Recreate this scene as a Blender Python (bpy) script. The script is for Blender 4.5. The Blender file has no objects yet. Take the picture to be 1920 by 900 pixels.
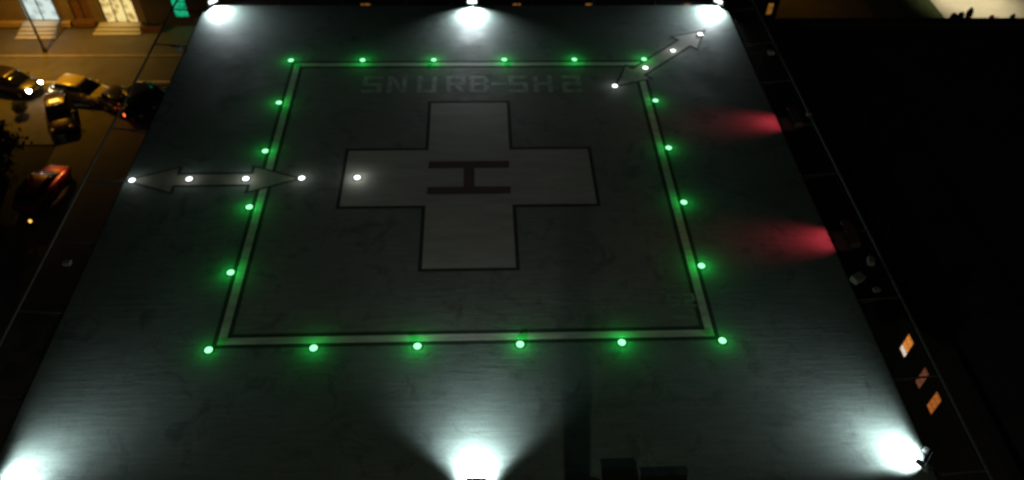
import bpy, bmesh, math, random
from mathutils import Vector, Matrix, Euler
R_ = math.radians
scene = bpy.context.scene
col = scene.collection
random.seed(7)

# ------------------------------------------------------------------ camera
cam_d = bpy.data.cameras.new('camera')
cam = bpy.data.objects.new('camera', cam_d); col.objects.link(cam)
cam.location = (0.3578, -21.7446, 18.9896)
cam.rotation_euler = (0.7722, -0.0207, -0.0379)
cam_d.sensor_width = 36.0
cam_d.lens = 27.575
cam_d.clip_start = 0.1
cam_d.clip_end = 2000
cam_d.dof.use_dof = True                 # the hand-held night shot is a little out of focus
cam_d.dof.focus_distance = 8.0
cam_d.dof.aperture_fstop = 0.78
scene.camera = cam

# ------------------------------------------------------------------ night sky, moonlight, exposure
world = bpy.data.worlds.new("World"); scene.world = world
world.use_nodes = True
wn = world.node_tree.nodes; wl = world.node_tree.links
wn.clear()
wo = wn.new('ShaderNodeOutputWorld'); bg = wn.new('ShaderNodeBackground'); sky = wn.new('ShaderNodeTexSky')
sky.sky_type = 'NISHITA'; sky.sun_disc = False
sky.sun_elevation = R_(38); sky.sun_rotation = R_(200)
bg.inputs['Strength'].default_value = 0.0022
hs = wn.new('ShaderNodeHueSaturation'); hs.inputs['Saturation'].default_value = .35; wl.new(sky.outputs[0], hs.inputs['Color']); wl.new(hs.outputs[0], bg.inputs[0]); wl.new(bg.outputs[0], wo.inputs[0])
sun_d = bpy.data.lights.new('moon', 'SUN'); sun_d.energy = 0.0004; sun_d.angle = R_(0.5); sun_d.color = (0.9, 0.95, 1.0)
sun = bpy.data.objects.new('moon', sun_d); col.objects.link(sun)
sun.rotation_euler = (R_(52), 0, R_(-20))
vs = scene.view_settings
vs.view_transform = 'Standard'; vs.look = 'None'; vs.exposure = 0; vs.gamma = 1; vs.use_curve_mapping = False
scene.render.engine = 'CYCLES'
scene.cycles.use_light_tree = True
scene.cycles.max_bounces = 5
scene.cycles.use_denoising = True
scene.cycles.sample_clamp_indirect = 2.0

# ------------------------------------------------------------------ light levels (one place to tune)
FLOOD_W = 2600; FLOOD_WIDE_W = 60
GREEN_W = 9.5; WHITE_W = 5
RED_W = 20
FILL_W = 1500
STREET_W = 4500

# ------------------------------------------------------------------ materials
def principled(name, rgb, rough=0.6, metal=0.0, noise=0.0, nscale=4.0, bump=0.0, bscale=20.0, stretch=(1, 1, 1), rgb2=None, spec=0.5):
    m = bpy.data.materials.new(name); m.use_nodes = True
    nt = m.node_tree; b = nt.nodes['Principled BSDF']
    b.inputs['Base Color'].default_value = (*rgb, 1); b.inputs['Roughness'].default_value = rough
    b.inputs['Metallic'].default_value = metal
    b.inputs['Specular IOR Level'].default_value = spec
    if noise or bump:
        tc = nt.nodes.new('ShaderNodeTexCoord'); mp = nt.nodes.new('ShaderNodeMapping')
        mp.inputs['Scale'].default_value = stretch
        nt.links.new(tc.outputs['Object'], mp.inputs[0])
    if noise:
        n1 = nt.nodes.new('ShaderNodeTexNoise'); n1.inputs['Scale'].default_value = nscale; n1.inputs['Detail'].default_value = 8
        n1.inputs['Roughness'].default_value = 0.65
        nt.links.new(mp.outputs[0], n1.inputs['Vector'])
        cr = nt.nodes.new('ShaderNodeValToRGB')
        r2 = rgb2 or tuple(c * (1 - noise) for c in rgb)
        cr.color_ramp.elements[0].position = 0.32; cr.color_ramp.elements[0].color = (*r2, 1)
        cr.color_ramp.elements[1].position = 0.62; cr.color_ramp.elements[1].color = (*rgb, 1)
        nt.links.new(n1.outputs['Fac'], cr.inputs[0]); nt.links.new(cr.outputs[0], b.inputs['Base Color'])
    if bump:
        n2 = nt.nodes.new('ShaderNodeTexNoise'); n2.inputs['Scale'].default_value = bscale; n2.inputs['Detail'].default_value = 6
        nt.links.new(mp.outputs[0], n2.inputs['Vector'])
        bp = nt.nodes.new('ShaderNodeBump'); bp.inputs['Strength'].default_value = bump; bp.inputs['Distance'].default_value = 0.02
        nt.links.new(n2.outputs['Fac'], bp.inputs['Height']); nt.links.new(bp.outputs[0], b.inputs['Normal'])
    return m

def emitter(name, rgb, strength, lit=True):
    m = bpy.data.materials.new(name); m.use_nodes = True
    nt = m.node_tree; nt.nodes.clear()
    o = nt.nodes.new('ShaderNodeOutputMaterial'); e = nt.nodes.new('ShaderNodeEmission')
    e.inputs[0].default_value = (*rgb, 1); e.inputs[1].default_value = strength
    nt.links.new(e.outputs[0], o.inputs[0])
    if not lit: m.cycles.emission_sampling = 'NONE'
    return m

def lit_window(name, rgb, rgb2, strength, scale):
    """light from a shop or room behind glass: shelves and goods make it uneven"""
    m = emitter(name, rgb, strength)
    nt = m.node_tree; e = [n for n in nt.nodes if n.type == 'EMISSION'][0]
    tc = nt.nodes.new('ShaderNodeTexCoord'); n1 = nt.nodes.new('ShaderNodeTexVoronoi'); n1.inputs['Scale'].default_value = scale
    n2 = nt.nodes.new('ShaderNodeTexNoise'); n2.inputs['Scale'].default_value = scale * .8
    mx = nt.nodes.new('ShaderNodeMath'); mx.operation = 'MULTIPLY'
    cr = nt.nodes.new('ShaderNodeValToRGB')
    cr.color_ramp.elements[0].position = 0.05; cr.color_ramp.elements[0].color = (*rgb2, 1)
    cr.color_ramp.elements[1].position = 0.30; cr.color_ramp.elements[1].color = (*rgb, 1)
    nt.links.new(tc.outputs['Object'], n1.inputs['Vector']); nt.links.new(tc.outputs['Object'], n2.inputs['Vector'])
    nt.links.new(n1.outputs['Distance'], mx.inputs[0]); nt.links.new(n2.outputs['Fac'], mx.inputs[1])
    nt.links.new(mx.outputs[0], cr.inputs[0]); nt.links.new(cr.outputs[0], e.inputs[0])
    return m

M = {}
def deck_material(name, rgb):
    m = principled(name, rgb, 0.8, spec=0.12)
    nt = m.node_tree; N = nt.nodes; L = nt.links; b = N['Principled BSDF']
    tc = N.new('ShaderNodeTexCoord')
    big = N.new('ShaderNodeTexNoise'); big.inputs['Scale'].default_value = 0.45; big.inputs['Detail'].default_value = 7; big.inputs['Roughness'].default_value = .6
    L.new(tc.outputs['Object'], big.inputs['Vector'])
    mp = N.new('ShaderNodeMapping'); mp.inputs['Scale'].default_value = (0.55, 5.0, 1); L.new(tc.outputs['Object'], mp.inputs[0])
    st = N.new('ShaderNodeTexNoise'); st.inputs['Scale'].default_value = 1.6; st.inputs['Detail'].default_value = 8; st.inputs['Roughness'].default_value = .7
    L.new(mp.outputs[0], st.inputs['Vector'])
    fine = N.new('ShaderNodeTexNoise'); fine.inputs['Scale'].default_value = 15; fine.inputs['Detail'].default_value = 6; fine.inputs['Roughness'].default_value = .8
    L.new(tc.outputs['Object'], fine.inputs['Vector'])
    a1 = N.new('ShaderNodeMath'); a1.operation = 'ADD'; L.new(big.outputs['Fac'], a1.inputs[0]); L.new(st.outputs['Fac'], a1.inputs[1])
    a2 = N.new('ShaderNodeMath'); a2.operation = 'MULTIPLY_ADD'; L.new(fine.outputs['Fac'], a2.inputs[0]); a2.inputs[1].default_value = 1.25; L.new(a1.outputs[0], a2.inputs[2])
    cr = N.new('ShaderNodeMapRange'); cr.inputs['From Min'].default_value = 1.2; cr.inputs['From Max'].default_value = 2.05
    cr.inputs['To Min'].default_value = 0.62; cr.inputs['To Max'].default_value = 1.28
    L.new(a2.outputs[0], cr.inputs['Value'])
    mul = N.new('ShaderNodeVectorMath'); mul.operation = 'SCALE'; mul.inputs[0].default_value = rgb
    sn = N.new('ShaderNodeTexNoise'); sn.inputs['Scale'].default_value = .9; sn.inputs['Detail'].default_value = 9; sn.inputs['Roughness'].default_value = .72; sn.inputs['Distortion'].default_value = .8
    L.new(tc.outputs['Object'], sn.inputs['Vector'])
    sr = N.new('ShaderNodeMapRange'); sr.inputs['From Min'].default_value = .53; sr.inputs['From Max'].default_value = .66; sr.inputs['To Min'].default_value = 1.0; sr.inputs['To Max'].default_value = .62
    L.new(sn.outputs['Fac'], sr.inputs['Value'])
    sm = N.new('ShaderNodeMath'); sm.operation = 'MULTIPLY'; L.new(cr.outputs[0], sm.inputs[0]); L.new(sr.outputs[0], sm.inputs[1])
    L.new(sm.outputs[0], mul.inputs['Scale']); L.new(mul.outputs[0], b.inputs['Base Color'])
    rr = N.new('ShaderNodeMapRange'); rr.inputs['From Min'].default_value = .35; rr.inputs['From Max'].default_value = .65
    rr.inputs['To Min'].default_value = .68; rr.inputs['To Max'].default_value = .9
    L.new(big.outputs['Fac'], rr.inputs['Value']); L.new(rr.outputs[0], b.inputs['Roughness'])
    bp = N.new('ShaderNodeBump'); bp.inputs['Strength'].default_value = .35; bp.inputs['Distance'].default_value = .03
    bs = N.new('ShaderNodeMath'); bs.operation = 'MULTIPLY_ADD'; L.new(fine.outputs['Fac'], bs.inputs[0]); bs.inputs[1].default_value = .12; L.new(st.outputs['Fac'], bs.inputs[2])
    L.new(bs.outputs[0], bp.inputs['Height']); L.new(bp.outputs[0], b.inputs['Normal'])
    return m
M['deck'] = deck_material('deck_paint', (0.086, 0.112, 0.099))
M['deck_inner'] = deck_material('deck_inner_paint', (0.100, 0.108, 0.092))
M['black_line'] = principled('black_line_paint', (0.028, 0.032, 0.028), .9, noise=.3, nscale=3, spec=.08)
M['white_paint'] = principled('worn_white_paint', (0.29, 0.285, 0.25), .8, noise=.38, nscale=1.3, bump=.15, bscale=6, stretch=(.6, 3, 1))
M['cross_paint'] = principled('worn_cross_paint', (0.215, 0.21, 0.172), .8, noise=.28, nscale=.8, bump=.15, bscale=6, stretch=(.6, 3, 1))
M['faded_paint'] = principled('faded_letter_paint', (0.205, 0.215, 0.195), .8, noise=.68, nscale=2.4)
M['ghost_paint'] = principled('ghost_paint', (0.125, 0.135, 0.12), .55, noise=.4, nscale=3)
M['red_paint'] = principled('dark_red_paint', (0.075, 0.05, 0.04), .9, noise=.2, nscale=2, spec=.08)
M['arrow_paint'] = principled('arrow_paint', (0.13, 0.126, 0.097), .8, noise=.35, nscale=1.5)
M['concrete'] = principled('concrete', (0.30, 0.29, 0.27), .85, noise=.35, nscale=1.2, bump=.2, bscale=14)
M['galv'] = principled('galvanised_steel', (0.34, 0.35, 0.35), .5, .6, noise=.3, nscale=6)
M['net_steel'] = principled('weathered_net_steel', (.05, .05, .048), .7, .2, noise=.3, nscale=6)
M['wire'] = principled('net_wire', (0.07, 0.07, 0.068), .55, .4)
M['dark_metal'] = principled('dark_metal', (0.035, 0.036, 0.036), .5, .5)
M['black_plastic'] = principled('black_plastic', (0.015, 0.015, 0.016), .45)
M['black_matt'] = principled('black_matt_metal', (.012, .012, .012), .9, spec=.1)
M['green_lens'] = emitter('green_lens', (0.30, 1.0, 0.47), 1.75, False)
M['white_lens'] = emitter('white_lens', (0.92, 1.0, 0.98), 2.6, False)
M['flood_lens'] = emitter('flood_lens', (0.92, 0.97, 1.0), 3.0, False)
M['red_lens'] = emitter('red_lens', (1.0, 0.06, 0.08), .5, False)

# ------------------------------------------------------------------ helpers
def link(name, mesh, parent=None, loc=(0, 0, 0)):
    o = bpy.data.objects.new(name, mesh); col.objects.link(o)
    o.location = loc
    if parent: o.parent = parent
    return o
def obj(name, bm, mat, parent=None, loc=(0, 0, 0), smooth=False):
    me = bpy.data.meshes.new(name)
    bmesh.ops.recalc_face_normals(bm, faces=bm.faces)
    bm.to_mesh(me); bm.free()
    me.materials.append(M[mat] if isinstance(mat, str) else mat)
    if smooth:
        for p in me.polygons: p.use_smooth = True
    return link(name, me, parent, loc)
def thing(name, label, cat, loc=(0, 0, 0), rotz=0, group=None):
    o = bpy.data.objects.new(name, None); col.objects.link(o)
    o.empty_display_size = .2
    o.location = loc; o.rotation_euler = (0, 0, rotz)
    return tag(o, label, cat, group)
def tag(o, label, cat, group=None):
    o['label'] = label; o['category'] = cat
    if group: o['group'] = group
    return o
def struct(o):
    o['kind'] = 'structure'; return o
def box(bm, lo, hi, bevel=0):
    r = bmesh.ops.create_cube(bm, size=1)
    c = [(a + b) / 2 for a, b in zip(lo, hi)]; s = [abs(b - a) for a, b in zip(lo, hi)]
    for v in r['verts']: v.co = Vector((v.co.x * s[0] + c[0], v.co.y * s[1] + c[1], v.co.z * s[2] + c[2]))
    if bevel:
        es = list({e for v in r['verts'] for e in v.link_edges})
        bmesh.ops.bevel(bm, geom=es, offset=bevel, segments=2, affect='EDGES', profile=.5)
    return bm
def bxo(name, lo, hi, mat, parent=None, bevel=0):
    return obj(name, box(bmesh.new(), lo, hi, bevel), mat, parent)
def tube(bm, a, b, r, r2=None, seg=10):
    a, b = Vector(a), Vector(b); d = b - a
    q = d.to_track_quat('Z', 'Y').to_matrix().to_4x4()
    bmesh.ops.create_cone(bm, cap_ends=True, segments=seg, radius1=r, radius2=r if r2 is None else r2, depth=d.length,
                          matrix=Matrix.Translation((a + b) / 2) @ q)
    return bm
def poly(bm, pts, z):
    f = bm.faces.new([bm.verts.new((x, y, z)) for x, y in pts])
    return f
def sheet(name, polys, z, mat, parent=None):
    bm = bmesh.new()
    for p in polys: poly(bm, p, z)
    o = obj(name, bm, mat, parent)
    for p in o.data.polygons:
        if p.normal.z < 0: p.flip()
    return o
def rect(x0, y0, x1, y1): return [(x0, y0), (x1, y0), (x1, y1), (x0, y1)]
def frame_polys(o, i):      # a square ring as four butted rectangles
    return [rect(-o, -o, o, -i), rect(-o, i, o, o), rect(-o, -i, -i, i), rect(i, -i, o, i)]
def lathe(bm, prof, seg=16, loc=(0, 0, 0)):
    rings = []
    for r, z in prof:
        rings.append([bm.verts.new((loc[0] + r * math.cos(2 * math.pi * k / seg), loc[1] + r * math.sin(2 * math.pi * k / seg), loc[2] + z)) for k in range(seg)])
    for a, b in zip(rings, rings[1:]):
        for k in range(seg): bm.faces.new((a[k], a[(k + 1) % seg], b[(k + 1) % seg], b[k]))
    bm.faces.new(rings[-1]); bm.faces.new(rings[0][::-1])
    return bm
def copy_tree(o, parent=None):
    c = o.copy(); col.objects.link(c)
    if parent: c.parent = parent
    for ch in list(o.children): copy_tree(ch, c)
    return c
def spot(name, loc, target, watts, cone, blend, rgb, radius=.05, parent=None):
    d = bpy.data.lights.new(name, 'SPOT'); d.energy = watts; d.spot_size = R_(cone); d.spot_blend = blend; d.color = rgb; d.shadow_soft_size = radius
    o = bpy.data.objects.new(name, d); col.objects.link(o); o.location = loc
    o.rotation_euler = (Vector(target) - Vector(loc)).to_track_quat('-Z', 'Y').to_euler()
    if parent: o.parent = parent
    return o
def lamp(name, loc, watts, rgb, radius=.05, parent=None):
    d = bpy.data.lights.new(name, 'POINT'); d.energy = watts; d.color = rgb; d.shadow_soft_size = radius
    o = bpy.data.objects.new(name, d); col.objects.link(o); o.location = loc
    if parent: o.parent = parent
    return o

G = -15.0            # street level; the deck is at z = 0

# ------------------------------------------------------------------ the helipad
H = 12.36
pad = thing('helipad', 'dark square rooftop helipad with a pale cross, arrows and a lit landing square', 'helipad')
obj('deck_slab', box(bmesh.new(), (-H, -H, -.35), (H, H, 0), .03), 'deck', pad)
bm = bmesh.new()
for x in range(-3, 4):
    box(bm, (x * 3.6 - .2, -H + .3, -1.0), (x * 3.6 + .2, H - .3, -.352))
obj('deck_beam', bm, 'concrete', pad)['kind'] = 'stuff'
sheet('landing_square', [rect(-7.06, -7.06, 7.06, 7.06)], .001, 'deck_inner', pad)
bm = bmesh.new()
sheet('border_outline', frame_polys(7.60, 7.46) + frame_polys(7.21, 7.07), .002, 'black_line', pad)
sheet('border_line', frame_polys(7.46, 7.21), .003, 'white_paint', pad)
def cross_pts(a, b): return [(-a, -b), (-a, -a), (-b, -a), (-b, a), (-a, a), (-a, b), (a, b), (a, a), (b, a), (b, -a), (a, -a), (a, -b)]
def cross_polys(a, b): return [rect(-a, -b, a, -a), rect(-b, -a, b, a), rect(-a, a, a, b)]
sheet('cross_outline', cross_polys(1.66, 4.66), .002, 'black_line', pad)
cr = sheet('cross_marking', cross_polys(1.53, 4.53), .003, 'cross_paint', pad)
sheet('landing_letter', [rect(-1.5, .47, 1.5, .87), rect(-1.5, -.95, 1.5, -.56), rect(-.2, -.56, .2, .47)], .004, 'red_paint', cr)

def arrow(tip_a, tip_b, head, hw, sw, label):
    A, B = Vector(tip_a), Vector(tip_b); L = (B - A).length; u = (B - A) / L; n = Vector((-u.y, u.x))
    def at(s, t): p = A + u * s + n * t; return (p.x, p.y)
    def polys(g):
        g2 = g * 2.6
        return [[at(-g2, 0), at(head + g, -hw - g), at(head + g, hw + g)],
                [at(head + g, -sw - g), at(L - head - g, -sw - g), at(L - head - g, sw + g), at(head + g, sw + g)],
                [at(L + g2, 0), at(L - head - g, hw + g), at(L - head - g, -hw - g)]]
    o = sheet('arrow_outline', polys(.12), .004, 'black_line', pad); o['label'] = 'black outline of the ' + label
    o = sheet('arrow_marking', polys(0), .005, 'arrow_paint', pad); o['label'] = label
arrow((-12.2, -.05), (-6.25, -.03), 1.6, .66, .28, 'pale double headed arrow pointing across the left side of the square')
arrow((6.25, 5.75), (10.72, 9.95), 1.35, .66, .28, 'pale double headed arrow pointing diagonally at the far right corner')

def bar(a, b, w):
    a, b = Vector(a), Vector(b); u = (b - a).normalized(); n = Vector((-u.y, u.x)) * w / 2
    return [tuple(a - n), tuple(b - n), tuple(b + n), tuple(a + n)]
def glyph(ch, x, y, W, Hh, w):
    """worn block capitals, painted with a broad roller: strokes butt end to end"""
    h = w / 2; l, rr, b, t, m = x - W / 2, x + W / 2, y, y + Hh, y + Hh / 2
    hor = lambda yy, x0=l, x1=rr: rect(x0, yy - h, x1, yy + h)
    ver = lambda xx, y0, y1: rect(xx - h, y0, xx + h, y1)
    L_, R2 = l + h, rr - h
    return {'S': [hor(t - h), hor(m), hor(b + h), ver(L_, m + h, t - w), ver(R2, b + w, m - h)],
            '2': [hor(t - h), hor(m), hor(b + h), ver(R2, m + h, t - w), ver(L_, b + w, m - h)],
            '5': [hor(t - h), hor(m), hor(b + h), ver(L_, m + h, t - w), ver(R2, b + w, m - h)],
            'N': [ver(L_, b, t), ver(R2, b, t), bar((l + w + h * .2, t - h), (rr - w - h * .2, b + h), w * .8)],
            'U': [ver(L_, b + w, t), ver(R2, b + w, t), hor(b + h)],
            'R': [ver(L_, b, t), hor(t - h, l + w, rr), hor(m, l + w, rr), ver(R2, m + h, t - w), bar((x + h * .4, m - h), (R2, b), w)],
            'B': [ver(L_, b, t), hor(t - h, l + w, rr - h), hor(m, l + w, rr - h), hor(b + h, l + w, rr - h), ver(R2, m + h, t - w), ver(R2, b + w, m - h)],
            'H': [ver(L_, b, t), ver(R2, b, t), hor(m, l + w, rr - w)],
            '7': [hor(t - h), bar((R2, t - w), (x - h, b), w)],
            '-': [hor(m)], ',': [rect(x - h, y - h, x + h, y + h)]}[ch]
def lettering(name, chars, y, W, Hh, w, mat):
    polys = []
    for ch, x in chars: polys += glyph(ch, x, y, W * (.8 if ch == '-' else 1), Hh, w)
    return sheet(name, polys, .0025, mat, pad)
lettering('lettering', [('S', -4.02), ('N', -3.0), ('U', -1.75), ('R', -.55), ('B', .42), ('-', 1.25), ('S', 2.05), ('H', 3.1), ('2', 4.3)], 5.26, .80, 1.2, .2, 'faded_paint')
lettering('weight_number', [('5', 6.45), (',', 6.73), ('2', 6.98)], -6.3, .36, .55, .1, 'ghost_paint')
sheet('weight_bar', [rect(6.3, -6.78, 7.0, -6.62)], .0025, 'ghost_paint', pad)

# ------------------------------------------------------------------ lights set in the deck
def make_light(name, label, lens, group, power, rgb):
    t = thing(name, label, 'deck light', (0, 0, 0), 0, group)
    obj('base', lathe(bmesh.new(), [(.17, .006), (.17, .016), (.155, .02), (.118, .024)], 20), 'dark_metal', t)
    obj('lens', lathe(bmesh.new(), [(.112, .0245), (.118, .028), (.11, .036), (.085, .043), (.05, .047), (.02, .048)], 20), lens, t, smooth=True)
    lamp('bulb', (0, 0, .28), power, rgb, .1, t)
    return t
GR = 'green lights round the landing square'
g0 = make_light('perimeter_light', '', 'green_lens', GR, GREEN_W, (.004, 1.0, .11))
used = []; rl = random.Random(5)
def put(src, x, y, label):
    o = src if src not in used else copy_tree(src)
    used.append(src)
    o.location = (x, y, 0); o['label'] = label
    for ch in o.children:                      # no two lamps burn quite alike
        if ch.type == 'LIGHT':
            ch.data = ch.data.copy(); ch.data.energy *= rl.uniform(.65, 1.45)
    return o
L = 7.65
order = ['', 'second', 'third', 'fourth', 'fifth', '']
for row, yy in (('far', 1), ('near', -1)):
    for i in range(6):
        x = -L + 2 * L * i / 5
        if i in (0, 5): lab = f'green perimeter light at the {row} {"left" if i == 0 else "right"} corner of the landing square'
        else: lab = f'{order[i]} green perimeter light from the left in the {row} row'
        put(g0, x, yy * L, lab)
for side, xx in (('left', -1), ('right', 1)):
    for i in range(1, 5):
        y = L - 2 * L * i / 5
        put(g0, xx * L, y, f'{["", "first", "second", "third", "fourth"][i]} green light below the far corner on the {side} side')
WG = 'white lights along the arrows'
w0 = make_light('arrow_light', '', 'white_lens', WG, WHITE_W, (.92, 1, .97))
for (x, y), lab in zip([(-12.09, -.06), (-10.08, -.02), (-8.06, -.03), (-6.06, -.03), (-4.06, -.03)],
        ['white deck light on the left deck edge at the outer tip of the level arrow', 'white deck light on the shaft of the level arrow nearest the deck edge',
         'white deck light where the level arrow crosses the square border', 'white deck light at the inner tip of the level arrow',
         'white deck light inside the left arm of the pale cross']):
    put(w0, x, y, lab)
for (x, y), lab in zip([(6.11, 5.64), (7.61, 6.98), (9.06, 8.32), (10.55, 9.69)],
        ['white deck light at the inner tip of the diagonal arrow', 'white deck light beside the green far right corner light',
         'white deck light on the shaft of the diagonal arrow', 'white deck light at the outer tip of the diagonal arrow by the floodlight']):
    put(w0, x, y, lab)

# ------------------------------------------------------------------ floodlights
FL = (.86, .95, 1.0)
def make_flood(label, x, y, aim, power=1.0, drop=.34):
    t = thing('floodlight', label, 'floodlight', (x, y, 0), aim, 'white floodlights round the deck edge')   # faces +X of its own frame
    bxo('base_plate', (-.12, -.12, 0.002), (.12, .12, .02), 'galv', t)
    bm = bmesh.new(); tube(bm, (0, 0, .02), (0, 0, .22), .025); box(bm, (-.03, -.26, .2), (.03, .26, .225)); box(bm, (-.03, -.26, .225), (.03, -.245, .42)); box(bm, (-.03, .245, .225), (.03, .26, .42))
    obj('bracket', bm, 'galv', t)
    hd = bxo('housing', (-.11, -.24, .26), (.075, .24, .50), 'dark_metal', t, .015)
    bm = bmesh.new()
    for k in range(7): box(bm, (-.16, -.2 + k * .062, .29), (-.112, -.19 + k * .062, .47))
    obj('cooling_fin', bm, 'dark_metal', hd)
    vl = .13 if drop > .4 else .30
    bm = bmesh.new(); box(bm, (.077, -.243, .27), (vl, -.235, .50)); box(bm, (.077, .235, .27), (vl, .243, .50)); box(bm, (.077, -.234, .492), (.16, .234, .50))
    obj('visor', bm, 'dark_metal', t)
    bxo('lens', (.076, -.21, .285), (.082, .21, .475), 'flood_lens', t)
    a, b = Vector((.10, 0, .40)), aim
    w = Matrix.Translation((x, y, 0)) @ Matrix.Rotation(aim, 4, 'Z')
    spot('flood_beam', (.10, 0, .40), (1.0, 0, .40 - drop * 1.857), FLOOD_W * power, 150 if drop > .4 else 124, 1.0, FL, .08, t)
    spot('flood_spill', (.10, 0, .40), (6, 0, -.4), FLOOD_WIDE_W * (2.2 if drop > .4 else 1), 140, 1, FL, .1, t)
E = 11.92
make_flood('floodlight on the far left corner of the deck', -E, 12.12, R_(-46), .85, .66)
make_flood('floodlight in the middle of the far deck edge', .15, 12.1, R_(-90), 1.35, .62)
make_flood('floodlight on the far right corner of the deck beside the diagonal arrow', E, 12.12, R_(-135), 1.0, .62)
make_flood('floodlight on the near left corner of the deck', -E, -12.0, R_(48), .68)
make_flood('floodlight in the middle of the near deck edge', .2, -12.33, R_(90), 1.3)
make_flood('floodlight on the near right corner of the deck', 12.14, -11.95, R_(137))

# ------------------------------------------------------------------ safety nets round the deck
def net_side(label, rot, cut):
    t = thing('safety_net', label, 'safety net', (0, 0, 0), rot, 'safety nets round the deck')   # built along +X side
    i, o = H + .06, H + 1.44
    bm = bmesh.new()
    tube(bm, (o, -H - 1.44, 0), (o, H + 1.44, 0), .045, seg=8); tube(bm, (i, -H, -.12), (i, H, -.12), .03, seg=8)
    obj('rail', bm, 'net_steel', t)
    for k in range(9):
        y = -H + .3 + k * (2 * H - .6) / 8
        bm = bmesh.new(); tube(bm, (i, y, -.14), (o, y, -.02), .03, seg=8); tube(bm, (i - .03, y, -.33), (o - .5, y, -.07), .022, seg=6)
        obj('bracket', bm, 'net_steel', t)
    bm = bmesh.new(); w = .003; p = .15
    n = int((o - i) / p)
    for k in range(1, n + 1):
        x = i + k * p; z = -.12 + .1 * k / n + .006
        box(bm, (x - w, -H, z - .004), (x + w, H, z + .004))
    for k in range(int(2 * H / p)):
        y = -H + k * p
        vs_ = [bm.verts.new(c) for c in ((i, y - w, -.105), (o, y - w, -.005), (o, y + w, -.005), (i, y + w, -.105))]
        bm.faces.new(vs_)
    obj('mesh', bm, 'wire', t)
    for y0, y1, x0, x1 in cut:
        bm = bmesh.new(); box(bm, (x0, y0, -.085), (x1, y1, -.078)); obj('plate', bm, 'net_steel', t)
net_side('safety net on galvanised brackets along the right deck edge by the red lights', 0, [(2.7, 3.5, 12.5, 12.95), (-3.9, -3.05, 12.5, 13.0)])
net_side('safety net on galvanised brackets along the left deck edge', math.pi, [(7.9, 8.5, 12.55, 13.4), (6.4, 7.5, 12.6, 13.3)])
net_side('safety net on galvanised brackets along the far deck edge', math.pi / 2, [])
# small pale boxes fixed on the nets
def jbox(label, x, y, s=.12, tilt=0):
    t = thing('junction_box', label, 'junction box', (x, y, -.02), tilt, 'pale boxes on the nets')
    bxo('box_body', (-s, -s * .7, 0), (s, s * .7, s * 1.1), 'pale_box', t, .012)
    bm = bmesh.new(); tube(bm, (s, 0, .05), (s + .25, 0, .03), .016, seg=6); obj('cable', bm, 'black_plastic', t)
M['pale_box'] = principled('pale_box', (.15, .145, .13), .5, noise=.15, nscale=9)
jbox('pale box on the left net beside the far left floodlight', -12.64, 8.56, .14)
jbox('pale box on the right net beside the far right floodlight', 13.42, 8.12, .14)
jbox('small pale box on the outer rail beside the farther red light', 13.75, 3.6, .1)
jbox('pale box on the left net below the level arrow', -12.95, -4.1, .12)
jbox('pale box at the deck edge below the nearer red light', 12.62, -5.3, .2, .5)
jbox('slim pale box by the right outer rail', 13.35, -4.53, .15, 1.3)
jbox('smallest pale box of the three below the nearer red light', 13.1, -5.75, .11, .2)

# ------------------------------------------------------------------ red side lights
def red_light(label, y):
    t = thing('red_light', label, 'red light', (13.0, y, 0), 0, 'red lights on the right net')
    for sy in (-.4, .4):
        bm = bmesh.new(); tube(bm, (0, sy, -.05), (0, sy, .16), .022); obj('post', bm, 'dark_metal', t)
    bm = bmesh.new(); box(bm, (-.05, -.55, .16), (.12, .55, .40), .02); box(bm, (-.24, -.55, .385), (-.052, .55, .40)); box(bm, (-.20, -.55, .17), (-.052, -.535, .384)); box(bm, (-.20, .535, .17), (-.052, .55, .384))
    obj('hood', bm, 'hood_paint', t)
    bxo('lens', (-.062, -.5, .19), (-.054, .5, .37), 'red_lens', t)
    d = bpy.data.lights.new('red_beam', 'AREA'); d.shape = 'RECTANGLE'; d.size = .95; d.size_y = .14; d.energy = RED_W; d.color = (1, .05, .085); d.spread = R_(46)
    o = bpy.data.objects.new('red_beam', d); col.objects.link(o); o.parent = t; o.location = (-.07, 0, .28)
    o.rotation_euler = Vector((-2.4, 0, -.42)).to_track_quat('-Z', 'Y').to_euler()
M['hood_paint'] = principled('hood_paint', (.07, .03, .03), .5, noise=.2, nscale=6)
red_light('red light shining across the deck beside the far end of the right side', 3.1)
red_light('red light shining across the deck beside the near half of the right side', -3.45)

# ------------------------------------------------------------------ near edge: cabinets, unseen shadow post and fill lamp
cab = thing('control_cabinet', 'dark steel equipment case on the near deck edge', 'cabinet', (3.93, -12.0, 0))
bxo('cabinet_body', (-.46, -.3, .002), (.46, .14, .18), 'black_matt', cab, .03)
bxo('lid', (-.48, -.32, .181), (.40, .16, .21), 'black_matt', cab, .012)
cab2 = thing('cable_case', 'long low dark cable case beside the taller equipment case', 'cabinet', (5.02, -12.2, 0))
bxo('case_body', (-.56, -.12, .002), (.62, .10, .17), 'black_matt', cab2, .03)
bxo('lid', (-.58, -.14, .171), (.64, .12, .20), 'black_matt', cab2, .012)
ml = lamp('fill_lamp', (1.57, -26, 7.5), FILL_W, (1.0, .92, .66), .22)  # unseen lamp behind the camera, added as fill light over the deck
shadow_post = thing('shadow_post', 'unseen dark post added behind the near deck edge to cast a shadow band', 'shadow_post', (2.63, -14.2, -.4))  # out of view, added to throw the dark band onto the deck
bm = bmesh.new(); tube(bm, (0, 0, 0), (0, 0, 4.2), .29, seg=18); obj('shadow_post_body', bm, 'dark_metal', shadow_post)
bxo('base_plate', (-.4, -.4, -.03), (.4, .4, -.002), 'galv', shadow_post)

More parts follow.
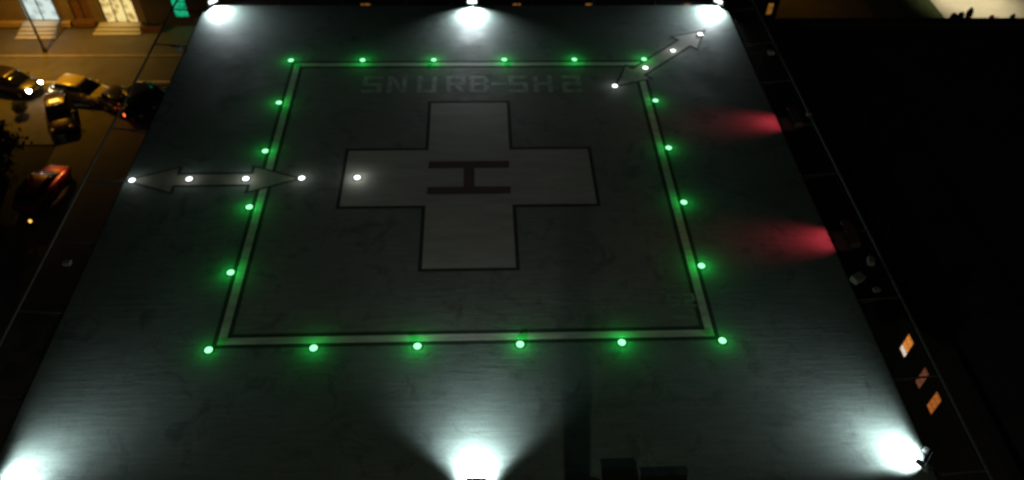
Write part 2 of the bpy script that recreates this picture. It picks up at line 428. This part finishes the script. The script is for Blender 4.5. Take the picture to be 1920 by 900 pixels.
# ------------------------------------------------------------------ ground, road, pavement
M['asphalt'] = principled('asphalt', (.11, .10, .088), .8, noise=.35, nscale=.6, bump=.3, bscale=40)
M['paving'] = principled('paving', (.105, .088, .062), .8, noise=.3, nscale=.9, bump=.2, bscale=20)
M['earth'] = principled('earth', (.035, .038, .026), .95, noise=.5, nscale=.3)
M['kerb'] = principled('kerb_stone', (.26, .23, .19), .8, noise=.3, nscale=2)
M['road_paint'] = principled('road_paint', (.6, .56, .46), .6, noise=.3, nscale=5)
M['forecourt'] = principled('forecourt_concrete', (.48, .45, .38), .8, noise=.2, nscale=.5)
M['grass'] = principled('grass', (.05, .075, .022), .95, noise=.5, nscale=2)
struct(sheet('ground', [rect(-400, -400, 400, 600)], G - .12, 'earth'))
struct(sheet('road', [rect(-150, 20.9, 150, 31.55), rect(-28.0, -120, -22.4, 20.9)], G - .04, 'asphalt'))
struct(bxo('pavement', (-150, 31.8, G - .3), (25.2, 36.0, G), 'paving'))
bm = bmesh.new(); box(bm, (-150, 31.56, G - .3), (150, 31.79, G + .01)); struct(obj('kerb', bm, 'kerb'))
bm = bmesh.new(); box(bm, (-22.39, -120, G - .3), (-22.2, 20.6, G + .01)); box(bm, (-22.2, 20.6, G - .3), (150, 20.85, G + .01)); struct(obj('kerb', bm, 'kerb'))
struct(bxo('path', (-22.19, -120, G - .3), (150, 20.59, G - .002), 'paving'))
struct(sheet('road_markings', [rect(x, 28.13, x + 2.6, 28.3) for x in (-38.6, -32.4, -24.9, -18.2, -11.5)], G - .034, 'road_paint'))
struct(bxo('forecourt', (25.3, 36.75, G - .3), (90, 75, G + .004), 'paving'))
v = bxo('lawn', (34.3, 36.8, G - .2), (40.25, 60, G + .02), 'grass'); v['kind'] = 'stuff'
struct(sheet('forecourt_slab', [rect(40.3, 36.95, 52, 46)], G + .01, 'forecourt'))
v = bxo('grass_verge', (31.5, 31.85, G - .3), (90, 36.6, G + .01), 'grass'); v['kind'] = 'stuff'

# ------------------------------------------------------------------ hospital block under the deck
hb = thing('hospital_block', 'building under the helipad with plain rendered walls', 'building')
M['render_wall'] = principled('rendered_wall', (.24, .22, .19), .85, noise=.25, nscale=.4)
M['dark_glass'] = principled('dark_glass', (.01, .012, .014), .12)
bxo('wall', (-10.9, -11, G - .1), (10.9, 11, -1.01), 'render_wall', hb)

# ------------------------------------------------------------------ annex on the right with three lit windows
M['roof_felt'] = principled('roof_felt', (.02, .02, .021), .95, noise=.4, nscale=.5)
M['annex_wall'] = principled('annex_wall', (.03, .028, .026), .85, noise=.3, nscale=.7)
an = thing('annex', 'dark flat roofed wing beyond the right deck edge with three orange windows', 'building')
ax0, ax1, ay0, ay1, at_ = 18.0, 48.0, -40.0, 19.6, -5.0
bm = bmesh.new(); holes = []
ws = [(-3.08, -2.50), (-4.62, -4.16), (-5.80, -5.30)]; wz0, wz1 = -7.66, -6.55
ys = [ay0] + sorted(sum(([a, b] for a, b in ws), [])) + [ay1]
for k in range(len(ys) - 1):
    y0, y1 = ys[k], ys[k + 1]
    if k % 2 == 0: box(bm, (ax0, y0, G - .1), (ax0 + .3, y1, at_))
    else:
        box(bm, (ax0, y0, G - .1), (ax0 + .3, y1, wz0)); box(bm, (ax0, y0, wz1), (ax0 + .3, y1, at_))
box(bm, (ax0 + .301, ay1 - .3, G - .1), (ax1, ay1, at_)); box(bm, (ax1 - .3, ay0, G - .1), (ax1, ay1 - .301, at_)); box(bm, (ax0 + .301, ay0, G - .1), (ax1 - .301, ay0 + .3, at_))
obj('wall', bm, 'annex_wall', an)
bxo('roof', (ax0 + .302, ay0 + .302, at_ - .75), (ax1 - .302, ay1 - .302, at_ - .45), 'roof_felt', an)
bm = bmesh.new(); box(bm, (ax0 - .06, ay0, at_ + .002), (ax0 + .36, ay1, at_ + .08)); box(bm, (ax0 + .361, ay1 - .36, at_ + .002), (ax1, ay1 + .06, at_ + .08))
obj('parapet_cap', bm, 'roof_felt', an)
wm = [emitter('lit_blind_bright', (1.0, .33, .05), .62), emitter('lit_blind_dim', (.75, .25, .12), .16), emitter('lit_blind_mid', (1.0, .28, .055), .33)]
for (y0, y1), mt, lab in zip(ws, wm, ('brightest orange window with a white lower pane', 'dim pinkish brown window in the middle', 'plain orange window nearest the floodlight')):
    bm = bmesh.new()
    for lo, hi in (((ax0 + .04, y0, wz0), (ax0 + .1, y0 + .03, wz1)), ((ax0 + .04, y1 - .03, wz0), (ax0 + .1, y1, wz1)), ((ax0 + .04, y0 + .031, wz0), (ax0 + .1, y1 - .031, wz0 + .03)), ((ax0 + .04, y0 + .031, wz1 - .03), (ax0 + .1, y1 - .031, wz1))):
        box(bm, lo, hi)
    w = obj('window', bm, 'dark_metal', an); w['label'] = lab
    split = wz0 + (.34 if mt is wm[0] else 0.03)
    bxo('pane', (ax0 + .07, y0 + .032, split), (ax0 + .09, y1 - .032, wz1 - .032), mt, w)
    if mt is wm[0]:
        bxo('lower_pane', (ax0 + .07, y0 + .032, wz0 + .031), (ax0 + .09, y1 - .032, split - .004), emitter('lit_room', (1.0, .80, .62), .75), w)
# ------------------------------------------------------------------ street facades
FY = 36.0
M['facade'] = principled('facade_render', (.20, .155, .10), .85, noise=.3, nscale=.6)
M['facade_dark'] = principled('facade_dark', (.075, .07, .05), .85, noise=.3, nscale=.6)
M['shutter'] = principled('red_brown_shutter', (.16, .075, .045), .6, noise=.2, nscale=3)
M['step_stone'] = principled('step_stone', (.45, .42, .36), .75, noise=.2, nscale=4)
M['sill'] = principled('ledge_stone', (.42, .30, .14), .7, noise=.2, nscale=3)
M['cold_shop'] = lit_window('cold_shop_light', (.80, .95, .88), (.28, .38, .36), .85, 1.6)
M['warm_shop'] = lit_window('warm_shop_light', (1.0, .78, .30), (.42, .22, .04), .95, 1.9)
M['green_shop'] = lit_window('green_sign_light', (.02, .80, .36), (.0, .22, .09), .55, 3)
M['orange_door'] = lit_window('orange_door_light', (1.0, .42, .07), (.4, .12, .02), .22, 3)
def facade(name, label, x0, x1, h, mat, openings):
    """openings: (x0, x1, z0, z1) above street level, sorted by x; the wall is built round them"""
    t = thing(name, label, 'building', (0, 0, 0))
    bm = bmesh.new(); y0, y1 = FY, FY + .4
    xs = x0
    for a, b, z0, z1 in openings:
        box(bm, (xs, y0, G - .1), (a, y1, G + h))
        box(bm, (a, y0, G - .1), (b, y1, G + z0)); box(bm, (a, y0, G + z1), (b, y1, G + h))
        xs = b
    box(bm, (xs, y0, G - .1), (x1, y1, G + h))
    box(bm, (x0, y1 + .001, G - .1), (x0 + .3, FY + 9, G + h)); box(bm, (x1 - .3, y1 + .001, G - .1), (x1, FY + 9, G + h)); box(bm, (x0 + .301, FY + 8.7, G - .1), (x1 - .301, FY + 9, G + h))
    obj('wall', bm, mat, t)
    bxo('roof', (x0 + .302, FY + .402, G + h - .5), (x1 - .302, FY + 8.698, G + h - .3), 'roof_felt', t)
    return t
def opening(t, name, x0, x1, z0, z1, glass, label=None, mull=1, fm='facade_dark'):
    bm = bmesh.new(); y0, y1 = FY + .08, FY + .16
    box(bm, (x0, y0, G + z0), (x0 + .07, y1, G + z1)); box(bm, (x1 - .07, y0, G + z0), (x1, y1, G + z1)); box(bm, (x0 + .071, y0, G + z1 - .07), (x1 - .071, y1, G + z1))
    for k in range(1, mull + 1):
        x = x0 + (x1 - x0) * k / (mull + 1); box(bm, (x - .03, y0 + .002, G + z0), (x + .03, y1 - .002, G + z1 - .071))
    w = obj(name, bm, fm, t)
    if label: w['label'] = label
    bxo('pane', (x0 + .05, FY + .17, G + z0), (x1 - .05, FY + .19, G + z1), glass, w)
    return w
shop = facade('shop_building', 'street building with a cold white doorway and a yellow shop front above steps', -48, -26.2, 9, 'facade',
              [(-41, -39, .6, 2.9), (-35.6, -33.0, .5, 3.0), (-31.8, -30.3, .55, 2.3), (-29.45, -26.85, .3, 3.1)])
opening(shop, 'window', -41, -39, .6, 2.9, 'dark_glass')
opening(shop, 'doorway', -35.6, -33.0, .5, 3.0, 'cold_shop', 'cold white lit doorway')
opening(shop, 'window', -31.8, -30.3, .55, 2.3, M['shutter'], 'dark red shuttered window')
opening(shop, 'shop_window', -29.45, -26.85, .3, 3.1, 'warm_shop', 'yellow lit shop front', 2)
for x0, x1, lab, m in ((-38.6, -35.75, 'ochre stone ledge', 'sill'), (-32.85, -32.1, None, 'sill'), (-31.9, -30.2, 'reddish ledge', 'shutter')):
    o = bxo('ledge', (x0, FY - .42, G + .12), (x1, FY - .002, G + .52), m, shop, .015)
    if lab: o['label'] = lab
def steps(label, x0, x1, y0, n, rise, inset):
    t = thing('entrance_steps', label, 'steps', (0, 0, 0))
    for k in range(n):
        obj('step', box(bmesh.new(), (x0 + inset * k, y0 + .40 * k, G + .001), (x1 - inset * k, FY - .002 * (k + 1), G + rise * (k + 1)), .01) if k == 0 else
            box(bmesh.new(), (x0 + inset * k, y0 + .40 * k, G + rise * k + .001), (x1 - inset * k, FY - .002 * (k + 1), G + rise * (k + 1)), .01), 'step_stone', t)
steps('pale stone steps in front of the cold white doorway', -35.9, -32.8, 33.95, 4, .125, .06)
steps('yellow lit stone steps under the shop front', -30.1, -26.4, 34.5, 3, .12, .1)
st2 = facade('corner_shop', 'dark street building with a glowing green sign', -26.15, -19.5, 8, 'facade_dark', [(-23.9, -22.7, .75, 2.8)])
opening(st2, 'shop_sign', -23.9, -22.7, .75, 2.8, 'green_shop', 'glowing green panel', 0)
def planter(label, x, y):
    t = thing('planter', label, 'planter', (x, y, G))
    bxo('trough', (-.9, -.3, 0), (.9, .3, .5), 'shutter', t, .03)
    bm = bmesh.new(); rnd = random.Random(3)
    for k in range(160):
        c = Vector((rnd.uniform(-.85, .85), rnd.uniform(-.25, .25), .52 + rnd.random() * .22)); leaf(bm, c, rnd, .09)
    obj('foliage', bm, 'leaf_dark', t)
def leaf(bm, c, rnd, s):
    a = Vector((rnd.gauss(0, 1), rnd.gauss(0, 1), rnd.gauss(0, 1))).normalized(); b = a.orthogonal().normalized(); d = a.cross(b)
    f = rnd.uniform(.7, 1.3) * s
    vs_ = [bm.verts.new(c + b * f), bm.verts.new(c + d * f * .55), bm.verts.new(c - b * f), bm.verts.new(c - d * f * .55)]
    bm.faces.new(vs_)
M['leaf_dark'] = principled('dark_leaves', (.035, .05, .018), .7, noise=.5, nscale=.8)
M['leaf_red'] = principled('red_brown_leaves', (.13, .04, .02), .7, noise=.4, nscale=2)
M['bark'] = principled('bark', (.06, .045, .03), .9, noise=.4, nscale=6)
planter('reddish planter trough in front of the dark corner shop', -25.6, 35.3)
for k, (x0, x1, doors, lab) in enumerate([(-19.45, -1, [(-9.0, -8.1)], 'dark terrace building with one orange window'), (-.95, 13, [(3.2, 4.0), (9.1, 9.8)], 'dark terrace building with two orange windows'),
                                          (13.05, 25.1, [(17.2, 17.9), (24.2, 24.8)], 'dark terrace building at the end of the row with small orange windows')]):
    tb = facade('terrace_building', lab, x0, x1, 8 + k % 2, 'facade_dark', [(a, b, .9, 2.0) for a, b in doors])
    tb['group'] = 'terrace buildings across the street'
    for a, b in doors: opening(tb, 'window', a, b, .9, 2.0, 'orange_door', None, 0)

# light that the shop fronts throw on their steps
spot('shop_glow', (-34.3, FY - .1, G + 2.6), (-34.3, FY - 2.2, G), 140, 140, 1, (.8, .97, .9), .5)
spot('shop_glow', (-28.2, FY - .1, G + 2.8), (-28.2, FY - 2.2, G), 200, 140, 1, (1, .74, .25), .5)
spot('sign_glow', (-23.3, FY - .1, G + 1.8), (-23.3, FY - 2, G), 25, 150, 1, (.05, 1, .45), .3)

# ------------------------------------------------------------------ street lamps
def street_lamp(label, x, y, h, arm, watts, rgb, cone=150):
    t = thing('street_lamp', label, 'street lamp', (x, y, G), 0, 'street lamps along the kerb')
    bm = bmesh.new(); lathe(bm, [(.16, 0), (.15, .5), (.10, .55), (.085, 2), (.06, h)], 12); t0 = obj('pole', bm, 'lamp_pole', t)
    bm = bmesh.new(); tube(bm, (0, 0, h - .05), (0, arm, h + .35), .045, seg=8); obj('arm', bm, 'lamp_pole', t)
    hd = bxo('lamp_head', (-.17, arm - .35, h + .29), (.17, arm + .35, h + .43), 'lamp_pole', t, .03)
    bxo('lens', (-.13, arm - .28, h + .28), (.13, arm + .28, h + .289), emitter('sodium_lens', rgb, 8, False), hd)
    spot('street_light', (0, arm, h + .24), (0, arm * 1.2, 0), watts, cone, .9, rgb, .2, t)
M['lamp_pole'] = principled('lamp_pole', (.07, .065, .055), .6, .3, noise=.3, nscale=3)
SOD = (1.0, .46, .02)
street_lamp('tall lamp post on the kerb in front of the white doorway steps', -32.94, 32.16, 8.5, -1.8, STREET_W, SOD)
street_lamp('lamp post farther along the far kerb beyond the dark car', -50, 32.16, 8.5, -1.8, STREET_W, SOD)
street_lamp('lamp post at the edge of the bright forecourt', 44, 41.5, 8, -1.2, 4600, (1, .87, .55), 78)
street_lamp('lamp post beside the brown forecourt near the terrace', 27.5, 42, 7, -1.0, 260, SOD)

# ------------------------------------------------------------------ cars
M['tyre'] = principled('tyre', (.012, .012, .012), .85)
M['rim'] = principled('alloy_rim', (.4, .4, .41), .35, .9)
M['car_glass'] = principled('car_glass', (.008, .009, .011), .08)
M['head_on'] = emitter('headlight_on', (1, .95, .82), 70)
M['head_off'] = principled('headlight_glass', (.55, .52, .45), .15)
M['tail_on'] = emitter('taillight_on', (1, .13, .04), 3.2)
M['tail_off'] = principled('taillight_glass', (.12, .008, .006), .2)
M['glint'] = emitter('indicator', (1, .45, .08), 2.5)
M['taxi_sign'] = emitter('taxi_sign', (1, .62, .10), 2.2)
def loft(bm, stations, n=16, p=4.0):
    """stations: (x, half width, z0, z1): superellipse sections"""
    rings = []
    for x, w, z0, z1 in stations:
        c, h = (z0 + z1) / 2, (z1 - z0) / 2; ring = []
        for k in range(n):
            a = 2 * math.pi * (k + .5) / n; ca, sa = math.cos(a), math.sin(a)
            ring.append(bm.verts.new((x, w * math.copysign(abs(ca) ** (2 / p), ca), c + h * math.copysign(abs(sa) ** (2 / p), sa))))
        rings.append(ring)
    for a, b in zip(rings, rings[1:]):
        for k in range(n): bm.faces.new((a[k], a[(k + 1) % n], b[(k + 1) % n], b[k]))
    bm.faces.new(rings[0][::-1]); bm.faces.new(rings[-1])
    return bm
def car(label, x, y, heading, paint, head=False, tail=False, kind='car', taxi=False, group='cars in the street'):
    t = thing('car' if kind == 'car' else 'van', label, kind, (x, y, G - .04), heading, group)
    pm = principled('car_paint', paint, .28, .15, spec=.6)
    pm.node_tree.nodes['Principled BSDF'].inputs['Coat Weight'].default_value = .6
    hi = .45 if kind == 'van' else 0
    obj('body', loft(bmesh.new(), [(-2.12, .62, .42, .80), (-2.06, .78, .30, .92), (-1.7, .86, .22, .98), (-.6, .88, .20, .96), (.6, .88, .20, .95), (1.2, .87, .20, .90), (1.75, .83, .22, .80), (2.05, .72, .28, .70), (2.14, .55, .36, .62)]), pm, t, smooth=True)
    obj('window_glass', loft(bmesh.new(), [(-1.95, .66, .86, .97), (-1.45, .69, .86, 1.34 + hi), (-1.0, .70, .86, 1.40 + hi), (.15, .70, .86, 1.41 + hi), (.55, .69, .86, 1.30 + hi), (1.22, .66, .84, .93)], 16, 5), 'car_glass', t, smooth=True)
    obj('roof', loft(bmesh.new(), [(-1.5, .56, 1.34 + hi, 1.38 + hi), (-1.35, .63, 1.34 + hi, 1.44 + hi), (-.5, .66, 1.36 + hi, 1.48 + hi), (.15, .63, 1.36 + hi, 1.46 + hi), (.38, .56, 1.33 + hi, 1.39 + hi)], 16, 5), pm, t, smooth=True)
    for sx in (-1.28, 1.32):
        for sy in (-1, 1):
            bm = bmesh.new(); tube(bm, (sx, sy * .70, .31), (sx, sy * .885, .31), .31, seg=18); w = obj('wheel', bm, 'tyre', t)
            bm = bmesh.new(); tube(bm, (sx, sy * .886, .31), (sx, sy * .895, .31), .20, seg=14); obj('rim', bm, 'rim', w)
    for sy in (-1, 1):
        obj('headlight', loft(bmesh.new(), [(1.86, .13, .56, .74), (2.02, .15, .54, .72), (2.11, .10, .56, .67)], 10, 3), 'head_on' if head else 'head_off', t, (0, sy * .56, .0), True)
        obj('taillight', loft(bmesh.new(), [(-2.13, .09, .66, .82), (-2.09, .12, .62, .86), (-1.98, .10, .64, .86)], 10, 3), 'tail_on' if tail else 'tail_off', t, (0, sy * .62, 0), True)
        bm = bmesh.new(); box(bm, (.72, sy * .86 - .02, .92), (.86, sy * .98 + .02, 1.04), .02); obj('mirror', bm, pm, t)
        if head: spot('headlight_beam', (2.16, sy * .56, .64), (9, sy * .8, 0), 160, 70, .8, (1, .93, .75), .06, t)
        if tail: lamp('tail_glow', (-2.3, sy * .6, .74), 1.6, (1, .12, .03), .06, t)
    if taxi:
        bxo('roof_sign', (-.22, -.3, 1.50 + hi), (-.02, .3, 1.64 + hi), 'taxi_sign', t, .02)
        lamp('sign_glow', (-.1, 0, 1.95), 6, (1, .55, .1), .1, t)
    return t
car('dark car with both white headlights on at the left edge of the picture', -33.3, 27.35, R_(-20), (.03, .02, .018), head=True)
car('yellow car with a dark windscreen stopped on the road ahead of the lit headlights', -28.0, 26.25, R_(-16), (.78, .64, .20))
car('dark car just ahead of the yellow car', -24.3, 24.6, R_(-30), (.02, .012, .012))
car('dark van with two red tail lights beside the hospital net', -22.75, 24.9, R_(38), (.012, .012, .014), tail=True, kind='van')
car('brown taxi with a lit yellow roof sign below the yellow car', -28.6, 23.6, R_(-66), (.06, .022, .012), taxi=True)
car('red car parked alone in the dark side street', -26.9, 15.9, R_(80), (.22, .015, .005))
spot('red_car_spot', (-24.9, 20.2, G + 4.2), (-26.55, 16.9, G + .9), 1700, 24, 1, (1, .40, .09), .1)  # added spot without a fixture, puts an orange glow on the red car
# faint roof edges on the far lamp
# ------------------------------------------------------------------ trees and bushes
def tree(name, label, x, y, h, r, leaves, seed, group, zc=None, squash=.8):
    rnd = random.Random(seed)
    t = thing(name, label, 'tree', (x, y, G - .1), 0, group)
    bm = bmesh.new(); lathe(bm, [(.26, 0), (.2, .4), (.15, h * .4), (.09, h * .72)], 10)
    tips = []
    for k in range(7):
        a = k * 2.4 + rnd.random(); b0 = Vector((0, 0, h * rnd.uniform(.3, .6))); e = Vector((math.cos(a) * r * .6, math.sin(a) * r * .6, h * rnd.uniform(.62, .92)))
        tube(bm, b0, e, .07, .02, 6)
    obj('trunk', bm, 'bark', t)
    bm = bmesh.new(); zc = h - r * squash
    cl = []
    for k in range(26):
        d = Vector((rnd.gauss(0, 1), rnd.gauss(0, 1), rnd.gauss(0, 1))).normalized() * rnd.uniform(.35, 1.0)
        cl.append((Vector((d.x * r, d.y * r, zc + d.z * r * squash)), rnd.uniform(.22, .42) * r))
    for k in range(leaves):
        c, s = cl[rnd.randrange(len(cl))]
        p = c + Vector((rnd.gauss(0, .5), rnd.gauss(0, .5), rnd.gauss(0, .42))) * s
        leaf(bm, p, rnd, .17)
    obj('crown', bm, 'leaf_dark', t)
GT = 'dark trees beyond the annex roof'
for k, (x, y, h, r, lab) in enumerate([(25.6, 23.4, 7.2, 2.0, 'dark round tree at the corner of the annex roof'), (31, 27.5, 4.3, 1.8, 'dark bushy tree before the brown yard'), (36, 30.5, 3.0, 1.5, 'low dark tree before the green verge'),
        (40.5, 30, 3.6, 1.6, 'dark tree standing in front of the bright forecourt'), (45, 29, 3.9, 1.9, 'dark tree near the top right corner of the picture'), (37.5, 25, 4.6, 2.2, 'dark tree behind the annex parapet')]):
    tree('tree', lab, x, y, h, r, 2600, 11 + k, GT)
for k, (x, y, h, r, lab) in enumerate([(-29.9, 16.9, 4.7, 1.8, 'dark tree at the left edge just below the street corner'), (-29.0, 13.2, 5.0, 2.0, 'dark tree beside the red car at the left edge'), (-28.6, 8.2, 5.2, 2.1, 'dark tree lowest at the left edge')]):
    tree('tree', lab, x, y, h, r, 2600, 31 + k, 'dark trees beside the side street')
def bush(label, x, y, h, r, seed, group, mat='leaf_dark'):
    rnd = random.Random(seed); t = thing('bush', label, 'bush', (x, y, G), 0, group)
    bm = bmesh.new(); tube(bm, (0, 0, -.02), (0, 0, h * .6), .06, .03, 6); obj('stem', bm, 'bark', t)
    bm = bmesh.new()
    for k in range(1400):
        d = Vector((rnd.gauss(0, 1), rnd.gauss(0, 1), rnd.gauss(0, 1))).normalized() * rnd.random() ** .5
        leaf(bm, Vector((d.x * r, d.y * r, h * .55 + d.z * h * .45)), rnd, .06)
    obj('foliage', bm, mat, t)
for k, (x, h, lab) in enumerate([(40.55, .85, 'first slim dark bush at the corner of the bright forecourt'), (41.15, .95, 'second slim dark bush at the corner of the bright forecourt'), (41.8, 1.35, 'tallest dark bush before the bright forecourt'),
                                 (43.9, .65, 'low reddish brown bush before the bright forecourt'), (45.7, .75, 'low dark bush rightmost before the bright forecourt')]):
    bush(lab, x, 36.45, h, .26 if k < 3 else .2, 50 + k, 'bushes along the forecourt edge', 'leaf_red' if k == 3 else 'leaf_dark')
bl = thing('bollard_light', 'tiny amber bollard light in the dark below the red car', 'bollard light', (-26.3, 12.6, G))
bm = bmesh.new(); lathe(bm, [(.09, -.01), (.08, .75)], 12); obj('bollard', bm, 'dark_metal', bl)
bm = bmesh.new(); lathe(bm, [(.085, .751), (.085, .86), (.05, .9)], 12); obj('lens', bm, emitter('amber_lens', (1, .55, .1), 1.6, False), bl)
bush('small dark bush at the road corner left of the taxi', -31.6, 24.3, 1.0, .5, 61, None)
